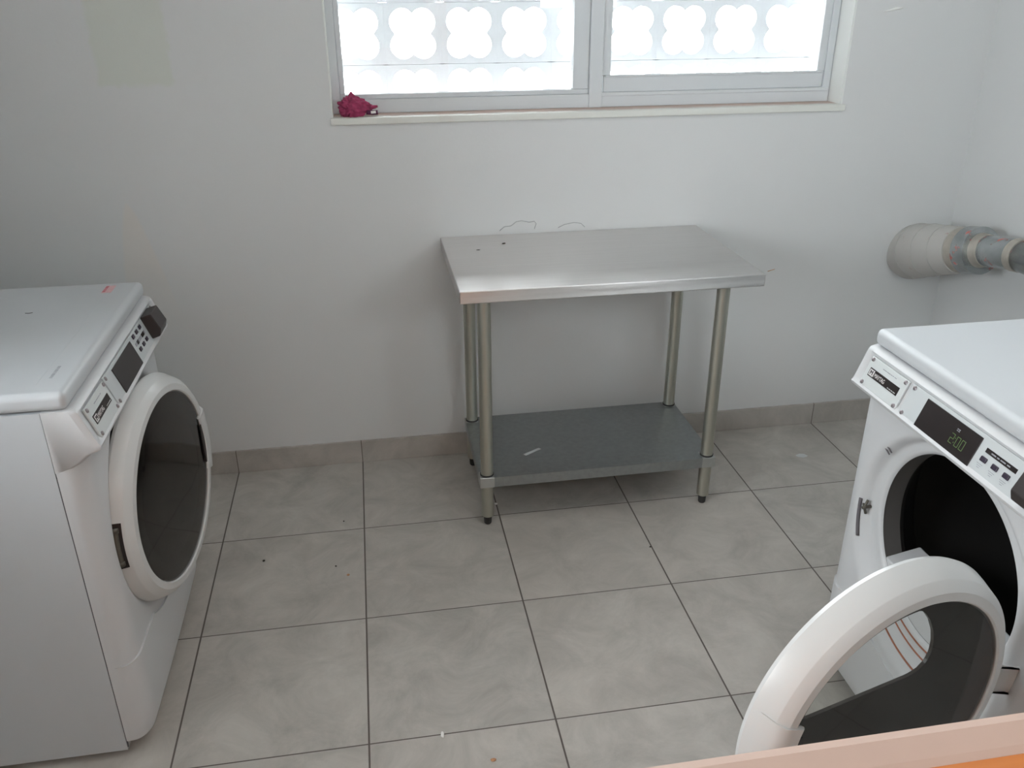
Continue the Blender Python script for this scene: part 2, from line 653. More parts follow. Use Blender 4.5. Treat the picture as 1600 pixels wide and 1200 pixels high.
def wall_grid(xs, zs, y0, y1, hole):
    v, f = [], []
    idx = {}
    for yi, y in enumerate((y0, y1)):
        for i, x in enumerate(xs):
            for j, z in enumerate(zs):
                idx[(yi, i, j)] = len(v)
                v.append((x, y, z))
    for yi in (0, 1):
        for i in range(len(xs) - 1):
            for j in range(len(zs) - 1):
                if (i, j) == hole:
                    continue
                f.append((idx[(yi, i, j)], idx[(yi, i + 1, j)], idx[(yi, i + 1, j + 1)], idx[(yi, i, j + 1)]))
    i, j = hole
    for a, b in (((i, j), (i + 1, j)), ((i + 1, j), (i + 1, j + 1)), ((i + 1, j + 1), (i, j + 1)), ((i, j + 1), (i, j))):
        f.append((idx[(0, *a)], idx[(0, *b)], idx[(1, *b)], idx[(1, *a)]))
    nx, nz = len(xs) - 1, len(zs) - 1
    for i in range(nx):
        f.append((idx[(0, i, 0)], idx[(0, i + 1, 0)], idx[(1, i + 1, 0)], idx[(1, i, 0)]))
        f.append((idx[(0, i, nz)], idx[(0, i + 1, nz)], idx[(1, i + 1, nz)], idx[(1, i, nz)]))
    for j in range(nz):
        f.append((idx[(0, 0, j)], idx[(0, 0, j + 1)], idx[(1, 0, j + 1)], idx[(1, 0, j)]))
        f.append((idx[(0, nx, j)], idx[(0, nx, j + 1)], idx[(1, nx, j + 1)], idx[(1, nx, j)]))
    return mesh_from(v, f)


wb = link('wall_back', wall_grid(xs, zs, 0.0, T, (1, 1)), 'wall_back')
struct(wb, 'light grey painted wall with the wide window', 'wall')
wl = MB()
SY_0, SY_1, SZ_0, SZ_1 = -2.52, -1.42, 1.00, 2.00  # unseen opening added in the left wall to let in more daylight
wlm = wall_grid([FY - 0.14, SY_0, SY_1, 0.0], [0.0, SZ_0, SZ_1, H], 0.0, 0.1, (1, 1))
for v_ in wlm.vertices:      # turn the grid to face the room: (along, depth, up) -> (x, y, z)
    a_, d_, z_ = v_.co
    v_.co = (LX - d_, a_, z_)
wl = link('wall_left', wlm, 'wall')
sw = MB()
sw.box((LX - 0.08, SY_0, SZ_0), (LX - 0.03, SY_1, SZ_0 + 0.05))
sw.box((LX - 0.08, SY_0, SZ_1 - 0.05), (LX - 0.03, SY_1, SZ_1))
sw.box((LX - 0.08, SY_0, SZ_0 + 0.05), (LX - 0.03, SY_0 + 0.05, SZ_1 - 0.05))
sw.box((LX - 0.08, SY_1 - 0.05, SZ_0 + 0.05), (LX - 0.03, SY_1, SZ_1 - 0.05))
swo = struct(sw.build('added_window_left', 'frame'), 'white framed window added in the left wall to light the room', 'window')
MB().box((LX - 0.06, SY_0 + 0.05, SZ_0 + 0.05), (LX - 0.056, SY_1 - 0.05, SZ_1 - 0.05)).build('window_glass', 'winglass', swo)  # pane of the added left window
struct(wl, 'light grey painted wall behind the left machine', 'wall')
wr = MB().box((RX, FY - 0.14, 0), (RX + 0.1, 0.0, H)).build('wall_right', 'wall')
struct(wr, 'light grey painted wall behind the right machine', 'wall')
HX0, HX1 = -0.80, 0.98
wh = MB()
wh.box((HX0 - 0.1, HY - 0.1, 0), (HX1 + 0.1, HY, H))
wh.box((HX0 - 0.1, HY, 0), (HX0, FY - 0.14, H))
wh.box((HX1, HY, 0), (HX1 + 0.1, FY - 0.14, H))
wh = wh.build('wall_hall', 'wall')
struct(wh, 'painted wall across the hall behind the viewpoint', 'wall')
DX0, DX1, DZ = -0.34, 0.70, 2.06
FX0, FX1, FZ0, FZ1 = 1.20, 1.80, 1.45, 1.95  # unseen opening added beside the door to brighten the back wall
wfb = MB()
for a_, b_ in (((LX, 0.0), (DX0, H)), ((DX0, DZ), (DX1, H)), ((DX1, 0.0), (FX0, H)), ((FX0, 0.0), (FX1, FZ0)), ((FX0, FZ1), (FX1, H)), ((FX1, 0.0), (RX, H))):
    wfb.box((a_[0], FY - 0.14, a_[1]), (b_[0], FY, b_[1]))
wfm = wfb.mesh()
bmw = bmesh.new()
bmw.from_mesh(wfm)
bmesh.ops.remove_doubles(bmw, verts=bmw.verts, dist=1e-5)
bmw.to_mesh(wfm)
bmw.free()
wf = link('wall_front', wfm, 'wall')
fw_ = MB()
fw_.box((FX0, FY - 0.09, FZ0), (FX1, FY - 0.04, FZ0 + 0.05))
fw_.box((FX0, FY - 0.09, FZ1 - 0.05), (FX1, FY - 0.04, FZ1))
fw_.box((FX0, FY - 0.09, FZ0 + 0.05), (FX0 + 0.05, FY - 0.04, FZ1 - 0.05))
fw_.box((FX1 - 0.05, FY - 0.09, FZ0 + 0.05), (FX1, FY - 0.04, FZ1 - 0.05))
fwo = struct(fw_.build('added_window_front', 'frame'), 'white framed window added beside the wooden door to light the room', 'window')
MB().box((FX0 + 0.05, FY - 0.07, FZ0 + 0.05), (FX1 - 0.05, FY - 0.066, FZ1 - 0.05)).build('window_glass', 'winglass', fwo)  # pane of the added front window
struct(wf, 'painted wall around the glazed wooden door', 'wall')

# baseboards
struct(MB().box((LX, -0.0105, 0.0), (RX, 0.0, 0.0893)).build('baseboard_back', 'base', bevel=0.0015),
       'grey-beige tile skirting below the window wall', 'baseboard')
struct(MB().box((LX, FY, 0.0), (LX + 0.0105, -0.0105, 0.0893)).build('baseboard_left', 'base'), 'tile skirting on left wall', 'baseboard')
struct(MB().box((RX - 0.0105, FY, 0.0), (RX, -0.0105, 0.0893)).build('baseboard_right', 'base'), 'tile skirting on right wall', 'baseboard')

# paint marks on the wall above the table, as thin raised filler outlines
def outline(pts, parent, r_=0.0013, mat='outline'):
    MB().tube([(x, -0.0006, z) for x, z in pts], r_, 6).build('paint_outline', mat, parent, smooth=True)


outline([(0.535, 0.865), (0.552, 0.878), (0.575, 0.880), (0.592, 0.893), (0.612, 0.897), (0.640, 0.890),
         (0.657, 0.893), (0.664, 0.884), (0.658, 0.866)], wb)
outline([(0.742, 0.866), (0.765, 0.876), (0.800, 0.882), (0.825, 0.877), (0.838, 0.864)], wb)
MB().tube([(1.845, -0.0008, 1.551), (1.872, -0.0012, 1.556), (1.895, -0.0012, 1.561), (1.917, -0.0006, 1.562)],
          [0.001, 0.0035, 0.0045, 0.001], 8).build('paint_streak', 'crumb_white', wb, smooth=True)
MB().tube([(1.548, -0.0006, 0.661), (1.575, -0.0008, 0.668)], 0.0012, 6).build('paint_streak', 'crumb_tan', wb, smooth=True)

# ------------------------------------------------------------------ window
win = MB()
Y0, Y1 = 0.088, 0.135
fx0, fx1 = WX0 + 0.002, WX1 - 0.010
win.box((fx0, Y0, WZ0), (fx1, Y1, 1.300))                 # bottom rail
win.box((fx0, Y0, 2.09), (fx1, Y1, WZ1))                  # head
win.box((fx0, Y0, 1.300), (0.028, Y1, 2.09))              # left jamb
win.box((1.712, Y0, 1.300), (fx1, Y1, 2.09))              # right jamb
win.box((0.860, Y0 - 0.006, WZ0), (0.905, Y1, 2.09))      # meeting mullion
win.box((0.905, Y0 - 0.004, 1.292), (1.735, Y0 + 0.01, 1.304))
wo = win.build('window_1', 'frame', bevel=0.002)
struct(wo, 'white framed two-pane window above the table', 'window')
a = MB()
a.box((0.028, Y0 + 0.006, 1.300), (0.860, Y1 - 0.005, 1.316))
a.box((0.028, Y0 + 0.006, 2.06), (0.860, Y1 - 0.005, 2.09))
a.box((0.028, Y0 + 0.006, 1.316), (0.045, Y1 - 0.005, 2.06))
a.box((0.805, Y0 + 0.006, 1.316), (0.860, Y1 - 0.005, 2.06))
a.build('window_sash', 'frame', wo, bevel=0.0025)
a = MB()
a.box((0.910, Y0 + 0.001, 1.304), (1.708, Y0 + 0.03, 1.358))
a.box((0.910, Y0 + 0.001, 2.05), (1.708, Y0 + 0.03, 2.09))
a.box((0.905, Y0 + 0.003, 1.358), (0.935, Y0 + 0.03, 2.05))
a.box((1.685, Y0 + 0.003, 1.358), (1.712, Y0 + 0.03, 2.05))
a.box((0.915, Y0 - 0.003, 1.352), (1.704, Y0 + 0.004, 1.360))
a.build('window_sash', 'frame', wo, bevel=0.0025)
MB().box((0.045, 0.118, 1.316), (0.805, 0.122, 2.06)).build('window_glass', 'winglass', wo)
MB().box((0.935, 0.103, 1.358), (1.685, 0.107, 2.05)).build('window_glass', 'winglass', wo)
# thin plaster lining of the reveal in brighter paint
a = MB()
a.box((WX1 - 0.008, 0.0005, WZ0), (WX1, Y0, WZ1))
a.box((WX0, 0.0005, WZ0), (WX0 + 0.003, Y0, WZ1))
struct(a.build('trim_1', 'reveal'), 'white painted sides of the window opening', 'window trim')
si = MB().box((-0.006, -0.010, WZ0 - 0.022), (1.757, 0.16, WZ0)).build('trim_2', 'sill', bevel=0.003)
struct(si, 'pale stone window sill with brownish dirt along the frame', 'window sill')

# ------------------------------------------------------------------ breeze-block screen outside
def quatrefoil(n=64):
    """outline radius per angle of a four-lobed opening"""
    out = []
    for k in range(n):
        a_ = 2 * PI * k / n
        best = 0.060
        for sx, sz in ((1, 1), (1, -1), (-1, 1), (-1, -1)):
            cx, cz, r_ = sx * 0.034, sz * 0.037, 0.043
            d = (math.cos(a_), math.sin(a_))
            b_ = d[0] * cx + d[1] * cz
            q = b_ * b_ - (cx * cx + cz * cz - r_ * r_)
            if q > 0:
                best = max(best, b_ + math.sqrt(q))
        out.append((a_, best))
    return out


QF = quatrefoil()
scr = MB()
PX, PZ = 0.1915, 0.194
SY0, SY1 = 0.25, 0.30
for ix in range(-3, 13):
    for iz in range(-2, 5):
        cx, cz = 0.284 - PX + PX * ix, 1.489 + PZ * iz
        n = len(QF)
        v, f = [], []
        for y, g in ((SY0, 0.0), (SY1, 0.0)):
            for a_, r_ in QF:
                v.append((cx + r_ * math.cos(a_), y, cz + r_ * math.sin(a_)))
            for a_, r_ in QF:
                c_, s_ = math.cos(a_), math.sin(a_)
                k_ = min((PX / 2 - 0.0001) / max(abs(c_), 1e-6), (PZ / 2 - 0.0004) / max(abs(s_), 1e-6))
                v.append((cx + k_ * c_, y, cz + k_ * s_))
        for k in range(n):
            k2 = (k + 1) % n
            f.append((k, k2, n + k2, n + k))
            f.append((2 * n + k, 3 * n + k, 3 * n + k2, 2 * n + k2))
            f.append((k, 2 * n + k, 2 * n + k2, k2))
            f.append((n + k, n + k2, 3 * n + k2, 3 * n + k))
        scr.add(v, f)
scr.box((-0.55, SY0 + 0.008, 0.0), (2.7, SY1 - 0.008, 1.003))
so = scr.build('wall_screen', 'block')
struct(so, 'white breeze-block screen with four-lobed openings outside the window', 'block screen')
gr = MB().box((-4, 0.165, -0.08), (6, 6, -0.02)).build('ground', 'ground')
struct(gr, 'pale ground outside the window', 'ground')

# ------------------------------------------------------------------ ceiling lamps
def ceiling_lamp(loc, label):
    t = thing('ceiling_light', label, 'light', loc)
    MB().box((-0.62, -0.16, -0.05), (0.62, 0.16, 0.0)).build('housing', 'plastic', t, bevel=0.006)
    MB().box((-0.60, -0.14, -0.062), (0.60, 0.14, -0.05)).build('diffuser', 'lamp_glass', t)
    return t


ceiling_lamp((0.75, -1.45, H), 'white ceiling light over the machines')
ceiling_lamp((0.25, -3.55, H), 'white ceiling light in the hall')

# ------------------------------------------------------------------ door the picture looks through
dr = MB()
dy0, dy1 = -2.660, -2.618
dx0, dx1 = DX0 + 0.045, DX1 - 0.045
gx0, gx1, gz1 = -0.175, 0.53, 1.93
# bottom of the light: inner edge of the bead 
BZ = 1.311
dr.box((dx0, dy0, 0.008), (gx0, dy1, DZ - 0.045))
dr.box((gx1, dy0, 0.008), (dx1, dy1, DZ - 0.045))
dr.box((gx0, dy0, gz1), (gx1, dy1, DZ - 0.045))
dr.box((gx0, dy0, 0.008), (gx1, dy1, BZ - 0.026))
dr.box((gx0, dy0 + 0.004, BZ - 0.026), (gx1, dy0 + 0.0258, BZ - 0.0085))
do = dr.build('door_1', 'wood')
struct(do, 'orange varnished wooden door with a large glazed opening', 'door')
# beige painted bead round the opening
bd = MB()
prof = [(dy0 + 0.026, BZ - 0.026), (dy0 + 0.026, BZ - 0.009), (dy0 + 0.029, BZ - 0.006), (dy1 - 0.004, BZ), (dy1, BZ), (dy1, BZ - 0.026)]


def extrude_x(prof, x0, x1):
    n = len(prof)
    v = [(x0, y, z) for y, z in prof] + [(x1, y, z) for y, z in prof]
    f = [(i, (i + 1) % n, n + (i + 1) % n, n + i) for i in range(n)] + [tuple(range(n)), tuple(range(n, 2 * n))]
    return v, f


bd.add(*extrude_x(prof, gx0, gx1))
bd.box((gx0, dy0 - 0.006, BZ), (gx0 + 0.02, dy1 + 0.002, gz1))
bd.box((gx1 - 0.02, dy0 - 0.006, BZ), (gx1, dy1 + 0.002, gz1))
bd.box((gx0, dy0 - 0.006, gz1 - 0.02), (gx1, dy1 + 0.002, gz1))
bo = bd.build('door_bead', 'bead', do)
bo['label'] = 'beige painted strip'
# door frame
df = MB()
df.box((DX0, FY - 0.14, 0), (dx0 - 0.003, FY, DZ))
df.box((dx1 + 0.003, FY - 0.14, 0), (DX1, FY, DZ))
df.box((dx0 - 0.003, FY - 0.14, DZ - 0.04), (dx1 + 0.003, FY, DZ))
struct(df.build('trim_3', 'bead'), 'beige painted door frame', 'door frame')

# ------------------------------------------------------------------ prep table
tb = thing('work_table', 'stainless steel work table with galvanised undershelf standing below the window', 'table', (0.788, -0.296, 0))
ox, oy = 0.788, -0.296
TX0, TX1, TY0, TY1, TH = 0.328 - ox, 1.249 - ox, -0.590 - oy, -0.004 - oy, 0.853
v = []
a = MB()
th = 0.0385
bm = bmesh.new()
# folded sheet top: open underneath
vt = [(TX0, TY0, TH), (TX1, TY0, TH), (TX1, TY1, TH), (TX0, TY1, TH)]
vb = [(x, y, TH - th) for x, y, _ in vt]
ins = 0.018
vi = [(TX0 + ins, TY0 + ins, TH - th), (TX1 - ins, TY0 + ins, TH - th), (TX1 - ins, TY1 - ins, TH - th), (TX0 + ins, TY1 - ins, TH - th)]
vu = [(x, y, TH - 0.004) for x, y, _ in vi]
vs = vt + vb + vi + vu
fs = [(0, 1, 2, 3), (15, 14, 13, 12)]
for k in range(4):
    j = (k + 1) % 4
    fs += [(k, k + 4, j + 4, j), (k + 4, k + 8, j + 8, j + 4), (k + 8, k + 12, j + 12, j + 8)]
link('tabletop', mesh_from(vs, fs), 'steel', tb, bevel=0.0035, seg=3)
bm.free()
# underside stiffening channel
MB().box((TX0 + 0.05, -0.04, TH - 0.036), (TX1 - 0.05, 0.04, TH - 0.004)).build('stiffener', 'galv', tb, bevel=0.002)
lx = (0.410 - ox, 1.163 - ox)
ly = (-0.492 - oy, -0.100 - oy)
SZ = 0.188
for x in lx:
    for y in ly:
        l = MB().tube([(x, y, 0.034), (x, y, TH - 0.010)], 0.0205, 28)
        lo_ = auto_smooth(l.build('leg', 'galv_leg', tb))
        c_ = MB().tube([(x, y, SZ + 0.001), (x, y, SZ + 0.006)], 0.0225, 28)
        auto_smooth(c_.build('collar', 'rubber', lo_))
        ft = MB().tube([(x, y, 0.0), (x, y, 0.004), (x, y, 0.024), (x, y, 0.036)], [0.010, 0.0125, 0.0135, 0.0135], 20)
        auto_smooth(ft.build('foot', 'rubber', lo_))
        g = MB().tube([(x, y, TH - 0.062), (x, y, TH - 0.006)], 0.0245, 28)
        auto_smooth(g.build('socket', 'galv', lo_))
sh = MB()
sx0, sx1, sy0, sy1 = 0.385 - ox, 1.186 - ox, -0.515 - oy, -0.078 - oy
sh.box((sx0, sy0, SZ - 0.005), (sx1, sy1, SZ))
sh.box((sx0, sy0, SZ - 0.036), (sx1, sy0 + 0.003, SZ - 0.005))
sh.box((sx0, sy1 - 0.003, SZ - 0.036), (sx1, sy1, SZ - 0.005))
sh.box((sx0, sy0 + 0.003, SZ - 0.036), (sx0 + 0.003, sy1 - 0.003, SZ - 0.005))
sh.box((sx1 - 0.003, sy0 + 0.003, SZ - 0.036), (sx1, sy1 - 0.003, SZ - 0.005))
sho = sh.build('undershelf', 'galv', tb)
sho['label'] = 'dull grey galvanised undershelf'
for ix, x in enumerate(lx):
    for iy, y in enumerate(ly):
        e = 0.0012
        c_ = MB()
        bx0 = sx0 - e if ix == 0 else x - 0.022
        bx1 = x + 0.022 if ix == 0 else sx1 + e
        by0 = sy0 - e if iy == 0 else y - 0.022
        by1 = y + 0.022 if iy == 0 else sy1 + e
        c_.box((bx0, by0, SZ - 0.037), (bx1, by1, SZ + 0.001))
        c_.build('corner_socket', 'galv_edge', sho, bevel=0.002)
# scratch on shelf
MB().obox((0.584 - ox, -0.37 - oy, SZ + 0.0004), (0.86, 0.5, 0), (-0.5, 0.86, 0), (0, 0, 1), (-0.035, -0.006, 0), (0.035, 0.006, 0.0004)).build('scuff_mark', 'plate', sho)

# ------------------------------------------------------------------ laundry machines
CW = 0.343      # half width
PO, PD = Vector((0.060, 0, 0.897)), Vector((0.088, 0, 0.820)) - Vector((0.060, 0, 0.897))
PD.normalize()
PN = Vector((0, 1, 0)).cross(-PD)
PN.normalize()
if PN.x < 0:
    PN = -PN
YA = Vector((0, 1, 0))


def pp(y, v_, out=0.0):
    return PO + YA * y + PD * v_ + PN * out


def pbox(mb, y0, v0, y1, v1, o0, o1):
    return mb.obox(PO, YA, PD, PN, (y0, v0, o0), (y1, v1, o1))


def body_x(y, z):
    t = min(1.0, max(0.0, (CW - abs(y)) / 0.055))
    b = 0.018 + 0.040 * math.sqrt(max(0, 1 - (1 - t) ** 2))
    b += 0.004 * (1 - (y / CW) ** 2)
    if z < 0.10:
        b -= 0.012 * ((0.10 - z) / 0.06) ** 2
    return b


DZc = 0.53
HZ = 0.556     # centre height of the opening
FLO = 0.033    # how far out the flat lip round the opening stands


def sstep(t):
    t = min(1, max(0, t))
    return t * t * (3 - 2 * t)


def hole_shift(r_):
    return (HZ - DZc) * sstep((0.288 - r_) / 0.060)


def make_machine(label, loc, rotz, hinge, hpos, ang, kind):
    """hinge = -1 / +1: side the door hangs on in local y.  Local +x is the front."""
    t = thing('laundry_machine', label, 'washing machine', loc, rotz, None)
    # cabinet: hollow shell, open at the front
    cb = MB()
    x0, x1, z0, z1 = -0.71, 0.0, 0.022, 0.903
    k = 0.012
    cb.box((x0, -CW, z0), (x1, -CW + k, z1))
    cb.box((x0, CW - k, z0), (x1, CW, z1))
    cb.box((x0, -CW + k, z0), (x0 + k, CW - k, z1))
    cb.box((x0 + k, -CW + k, z0), (x1, CW - k, z0 + k))
    cb.box((x0 + k, -CW + k, z1 - k), (x1, CW - k, z1))
    cb.build('cabinet', 'enamel', t)
    for y in (-0.29, 0.29):
        for x in (-0.64, -0.06):
            auto_smooth(MB().tube([(x, y, 0.0), (x, y, 0.008), (x, y, 0.024)], [0.022, 0.022, 0.016], 20).build('foot', 'rubber', t))
    # front panel: polar grid round the opening
    n = 144
    angs = [2 * PI * i / n for i in range(n)]
    rads_in = [0.215, 0.2165, 0.2195, 0.224, 0.231, 0.240, 0.250, 0.258, 0.266, 0.274, 0.282, 0.288, 0.293, 0.297]
    v, f = [], []
    zt, zb = 0.83, 0.052
    nout = 12
    for a_ in angs:
        c_, s_ = math.cos(a_), math.sin(a_)
        lim = 1e9
        if abs(c_) > 1e-6:
            lim = min(lim, CW / abs(c_))
        if s_ > 1e-6:
            lim = min(lim, (zt + 0.02 - DZc) / s_)
        if s_ < -1e-6:
            lim = min(lim, (DZc - zb) / -s_)
        rl = rads_in + [0.297 + (lim - 0.297) * (1 - (1 - i / nout) ** 2.0) for i in range(1, nout + 1)]
        for r_ in rl:
            y, z = c_ * r_ + hole_shift(r_) * -0.5 * hinge, DZc + s_ * r_ + hole_shift(r_)
            b = body_x(y, z)
            if r_ < 0.2975:
                q = sstep((r_ - 0.240) / (0.293 - 0.240))
                d = FLO + (b - FLO) * q
                if r_ < 0.224:
                    d -= 0.008 * (1 - (r_ - 0.215) / 0.009) ** 2
            else:
                d = b
            v.append((d, y, z))
    m = len(rads_in) + nout
    for i in range(n):
        j = (i + 1) % n
        for q in range(m - 1):
            f.append((i * m + q, i * m + q + 1, j * m + q + 1, j * m + q))
    # side returns to the cabinet
    b0 = len(v)
    for i in range(n):
        p = v[i * m + m - 1]
        v.append((0.0022, p[1], p[2]))
    for i in range(n):
        j = (i + 1) % n
        f.append((i * m + m - 1, b0 + i, b0 + j, j * m + m - 1))
    fp = link('front_panel', mesh_from(v, f), 'plastic', t, smooth=True)
    # dark strip standing in for the shade inside the front panel seam
    for s_ in (-1, 1):
        y_a, y_b = sorted((s_ * (CW - 0.004), s_ * (CW - 0.0005)))
        MB().box((-0.0005, y_a, 0.03), (0.0022, y_b, 0.76)).build('seam_shade', 'seam', t)
    # lower access panel lying proud of the front panel
    cols = 160
    v, f = [], []
    for i in range(cols + 1):
        y = -CW + 2 * CW * i / cols
        # bunch columns near the edges
        y = CW * math.sin(PI / 2 * (-1 + 2 * i / cols)) * 0.5 + y * 0.5
        ztop = 0.268
        rr_ = 0.310
        if abs(y) < rr_:
            ztop = min(ztop, DZc - math.sqrt(rr_ ** 2 - y * y))
        for j in range(13):
            z = 0.050 + (ztop - 0.050) * j / 12
            e = 0.0045 if 0 < j < 12 else 0.0045
            v.append((body_x(y, z) + e, y * 1.0035, z))
        v.append((body_x(y, ztop) - 0.002, y * 1.0035, ztop))
        v.append((body_x(y, 0.05) - 0.004, y * 1.0035, 0.050))
    mm = 15
    for i in range(cols):
        for j in range(13):
            f.append((i * mm + j, i * mm + j + 1, (i + 1) * mm + j + 1, (i + 1) * mm + j))
        f.append((i * mm, i * mm + 14, (i + 1) * mm + 14, (i + 1) * mm))
    for e_ in (0, cols):      # side returns
        base = len(v)
        for j in range(13):
            p = v[e_ * mm + j]
            v.append((0.0024, p[1], p[2]))
        for j in range(12):
            f.append((e_ * mm + j, e_ * mm + j + 1, base + j + 1, base + j))
    auto_smooth(link('access_panel', mesh_from(v, f), 'plastic', t), 40)
    # collar and drum
    auto_smooth(link('collar', mesh_from(*lathe([(0.216, 0.024), (0.216, -0.018), (0.222, -0.018), (0.220, 0.024)], 96, True, center=(0, -0.013 * hinge, HZ))), 'collar', t))
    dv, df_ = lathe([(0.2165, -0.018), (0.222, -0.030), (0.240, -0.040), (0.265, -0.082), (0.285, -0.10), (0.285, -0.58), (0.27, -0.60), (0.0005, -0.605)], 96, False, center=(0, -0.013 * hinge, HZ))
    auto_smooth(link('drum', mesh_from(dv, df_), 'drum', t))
    if kind == 'R':      # lint filter housing filling the bottom of the opening
        v = []
        a0_ = math.acos(0.125 / 0.2155)
        ring = [(-0.013 * hinge + 0.2155 * math.sin(a0_ * (-1 + 2 * i / 24)), HZ - 0.2155 * math.cos(a0_ * (-1 + 2 * i / 24))) for i in range(25)]
        for x_, dz_ in ((0.026, 0.0), (-0.060, 0.018)):
            v += [(x_, y_, z_ + (dz_ if i in (0, 24) else 0)) for i, (y_, z_) in enumerate(ring)]
        f = [tuple(range(25)), tuple(range(25, 50))] + [(i, (i + 1) % 25, 25 + (i + 1) % 25, 25 + i) for i in range(25)]
        lh = link('lint_filter_housing', mesh_from(v, f), 'plastic', t, bevel=0.004)
        for k_ in range(3):
            pbx = MB()
            x_ = 0.012 - 0.022 * k_
            z_ = HZ - 0.125 + 0.018 * (0.026 - x_) / 0.086
            pbx.box((x_ - 0.002, -0.140, z_ - 0.001), (x_ + 0.002, 0.120, z_ + 0.0012))
            pbx.build('slot_line', 'slot', lh)
    if kind == 'L':
        auto_smooth(link('gasket', mesh_from(*lathe([(0.200, -0.02), (0.204, 0.028), (0.222, 0.038), (0.240, 0.038), (0.242, 0.034), (0.222, 0.033), (0.212, -0.02)], 96, True, center=(0, -0.013 * hinge, HZ))), 'rubber', t))
    # lid
    lid = MB().box((-0.722, -0.345, 0.9055), (0.053, 0.345, 0.944)).build('lid', 'enamel', t, bevel=0.014, seg=5)
    # console
    prof = [(0.0015, 0.771), (0.030, 0.776), (0.055, 0.790), (0.074, 0.806), (0.086, 0.810), (0.0935, 0.815), (0.0955, 0.822), (0.0915, 0.8275),
            (0.0842, 0.833)]
    top = [(PO.x + 0.003, 0.893), (0.0665, 0.8965), (0.062, 0.902), (0.054, 0.9045), (0.0015, 0.9045)]
    pr = prof + top
    v, f = [], []
    ys = [-CW - 0.001, -CW + 0.004, -0.325, -0.318, 0.318, 0.325, CW - 0.004, CW + 0.001]
    npf = len(pr)
    for q, y in enumerate(ys):
        for i, (x, z) in enumerate(pr):
            end = q in (0, len(ys) - 1)
            e2 = q in (0, 1, 2, len(ys) - 1, len(ys) - 2, len(ys) - 3)
            xx, zz_ = x, z
            if e2 and i in (8, 9):     # no sunk plate at the end margins: raise to rim height
                xx += 0.0045
                zz_ += 0.001
            if end:
                xx = max(0.0015, xx - 0.012) if x > 0.02 else xx
            v.append((xx, y, zz_))
    for q in range(len(ys) - 1):
        for i in range(npf):
            j = (i + 1) % npf
            f.append((q * npf + i, q * npf + j, (q + 1) * npf + j, (q + 1) * npf + i))
    f.append(tuple(range(npf)))
    f.append(tuple((len(ys) - 1) * npf + i for i in range(npf)))
    co = auto_smooth(link('console', mesh_from(v, f), 'plastic', t), 50)
    # plates on the slope (surface of slope is about out = 0.003)
    S0 = 0.0015
    np_ = pbox(MB(), -0.312, 0.010, -0.172, 0.077, S0, 0.0068).build('name_plate', 'plate', t, bevel=0.0012)
    def screw(y, v_, par, out):
        o = auto_smooth(MB().tube([pp(y, v_, out), pp(y, v_, out + 0.0022), pp(y, v_, out + 0.003)], [0.0046, 0.0046, 0.003], 14).build('screw', 'screw', par))
        return o
    for y, v_ in ((-0.304, 0.016), (-0.304, 0.071), (-0.180, 0.016), (-0.180, 0.071)):
        screw(y, v_, np_, 0.0068)
    bdg = pbox(MB(), -0.299, 0.033, -0.188, 0.052, 0.0066, 0.0078).build('badge', 'black', np_)
    pbox(MB(), -0.2965, 0.0355, -0.2795, 0.0495, 0.0076, 0.0084).build('emblem', 'white_ink', np_)
    me = text_mesh('M', 0.014)
    link('emblem_letter', place_mesh(me, pp(-0.2935, 0.0425, 0.0088), YA, -PD, PN), 'black', np_)
    me = text_mesh('MAYTAG', 0.0135)
    link('lettering', place_mesh(me, pp(-0.2765, 0.0435, 0.0081), YA * 0.72, -PD, PN), 'white_ink', np_)
    a = MB()
    for i, (y0, wd) in enumerate(((-0.222, 0.004), (-0.216, 0.006), (-0.208, 0.005), (-0.201, 0.008))):
        pbox(a, y0, 0.0475, y0 + wd, 0.0492, 0.0077, 0.0082)
    a.build('small_lettering', 'plate', np_)
    a = MB()
    for y0, wd in ((-0.262, 0.014), (-0.246, 0.012), (-0.232, 0.005), (-0.225, 0.004), (-0.218, 0.007)):
        pbox(a, y0, 0.0205, y0 + wd, 0.0222, 0.0066, 0.0072)
    a.build('small_lettering', 'grey_ink', np_)
    cp = pbox(MB(), -0.162, 0.008, 0.312, 0.079, S0, 0.0048).build('control_panel', 'panel', t, bevel=0.0008)
    for y, v_ in ((-0.151, 0.015), (-0.151, 0.072), (0.300, 0.015), (0.300, 0.072)):
        screw(y, v_, cp, 0.0046)
    dl = pbox(MB(), -0.104, 0.0155, 0.0655, 0.0765, 0.0045, 0.0066).build('display', 'black', cp, bevel=0.0012)
    if kind == 'R':
        # seven-segment digits 2:00
        seg = {'2': 'abged', '0': 'abcdef'}
        a = MB()
        def digit(ch, y0, v0, w_, h_):
            th_ = 0.0011
            hh = h_ / 2
            S_ = {'a': (y0, v0, y0 + w_, v0 + th_), 'g': (y0, v0 + hh - th_ / 2, y0 + w_, v0 + hh + th_ / 2),
                  'd': (y0, v0 + h_ - th_, y0 + w_, v0 + h_), 'f': (y0, v0 + 0.001, y0 + th_, v0 + hh),
                  'b': (y0 + w_ - th_, v0 + 0.001, y0 + w_, v0 + hh), 'e': (y0, v0 + hh, y0 + th_, v0 + h_ - 0.001),
                  'c': (y0 + w_ - th_, v0 + hh, y0 + w_, v0 + h_ - 0.001)}
            for s_ in seg[ch]:
                q = S_[s_]
                pbox(a, q[0], q[1], q[2], q[3], 0.0067, 0.0070)
        digit('2', -0.004, 0.041, 0.010, 0.020)
        digit('0', 0.013, 0.041, 0.010, 0.020)
        digit('0', 0.027, 0.041, 0.010, 0.020)
        pbox(a, 0.0085, 0.046, 0.0102, 0.048, 0.0067, 0.0070)
        pbox(a, 0.0085, 0.055, 0.0102, 0.057, 0.0067, 0.0070)
        a.build('digits', 'led', cp)['label'] = 'dim green digits reading 2:00'
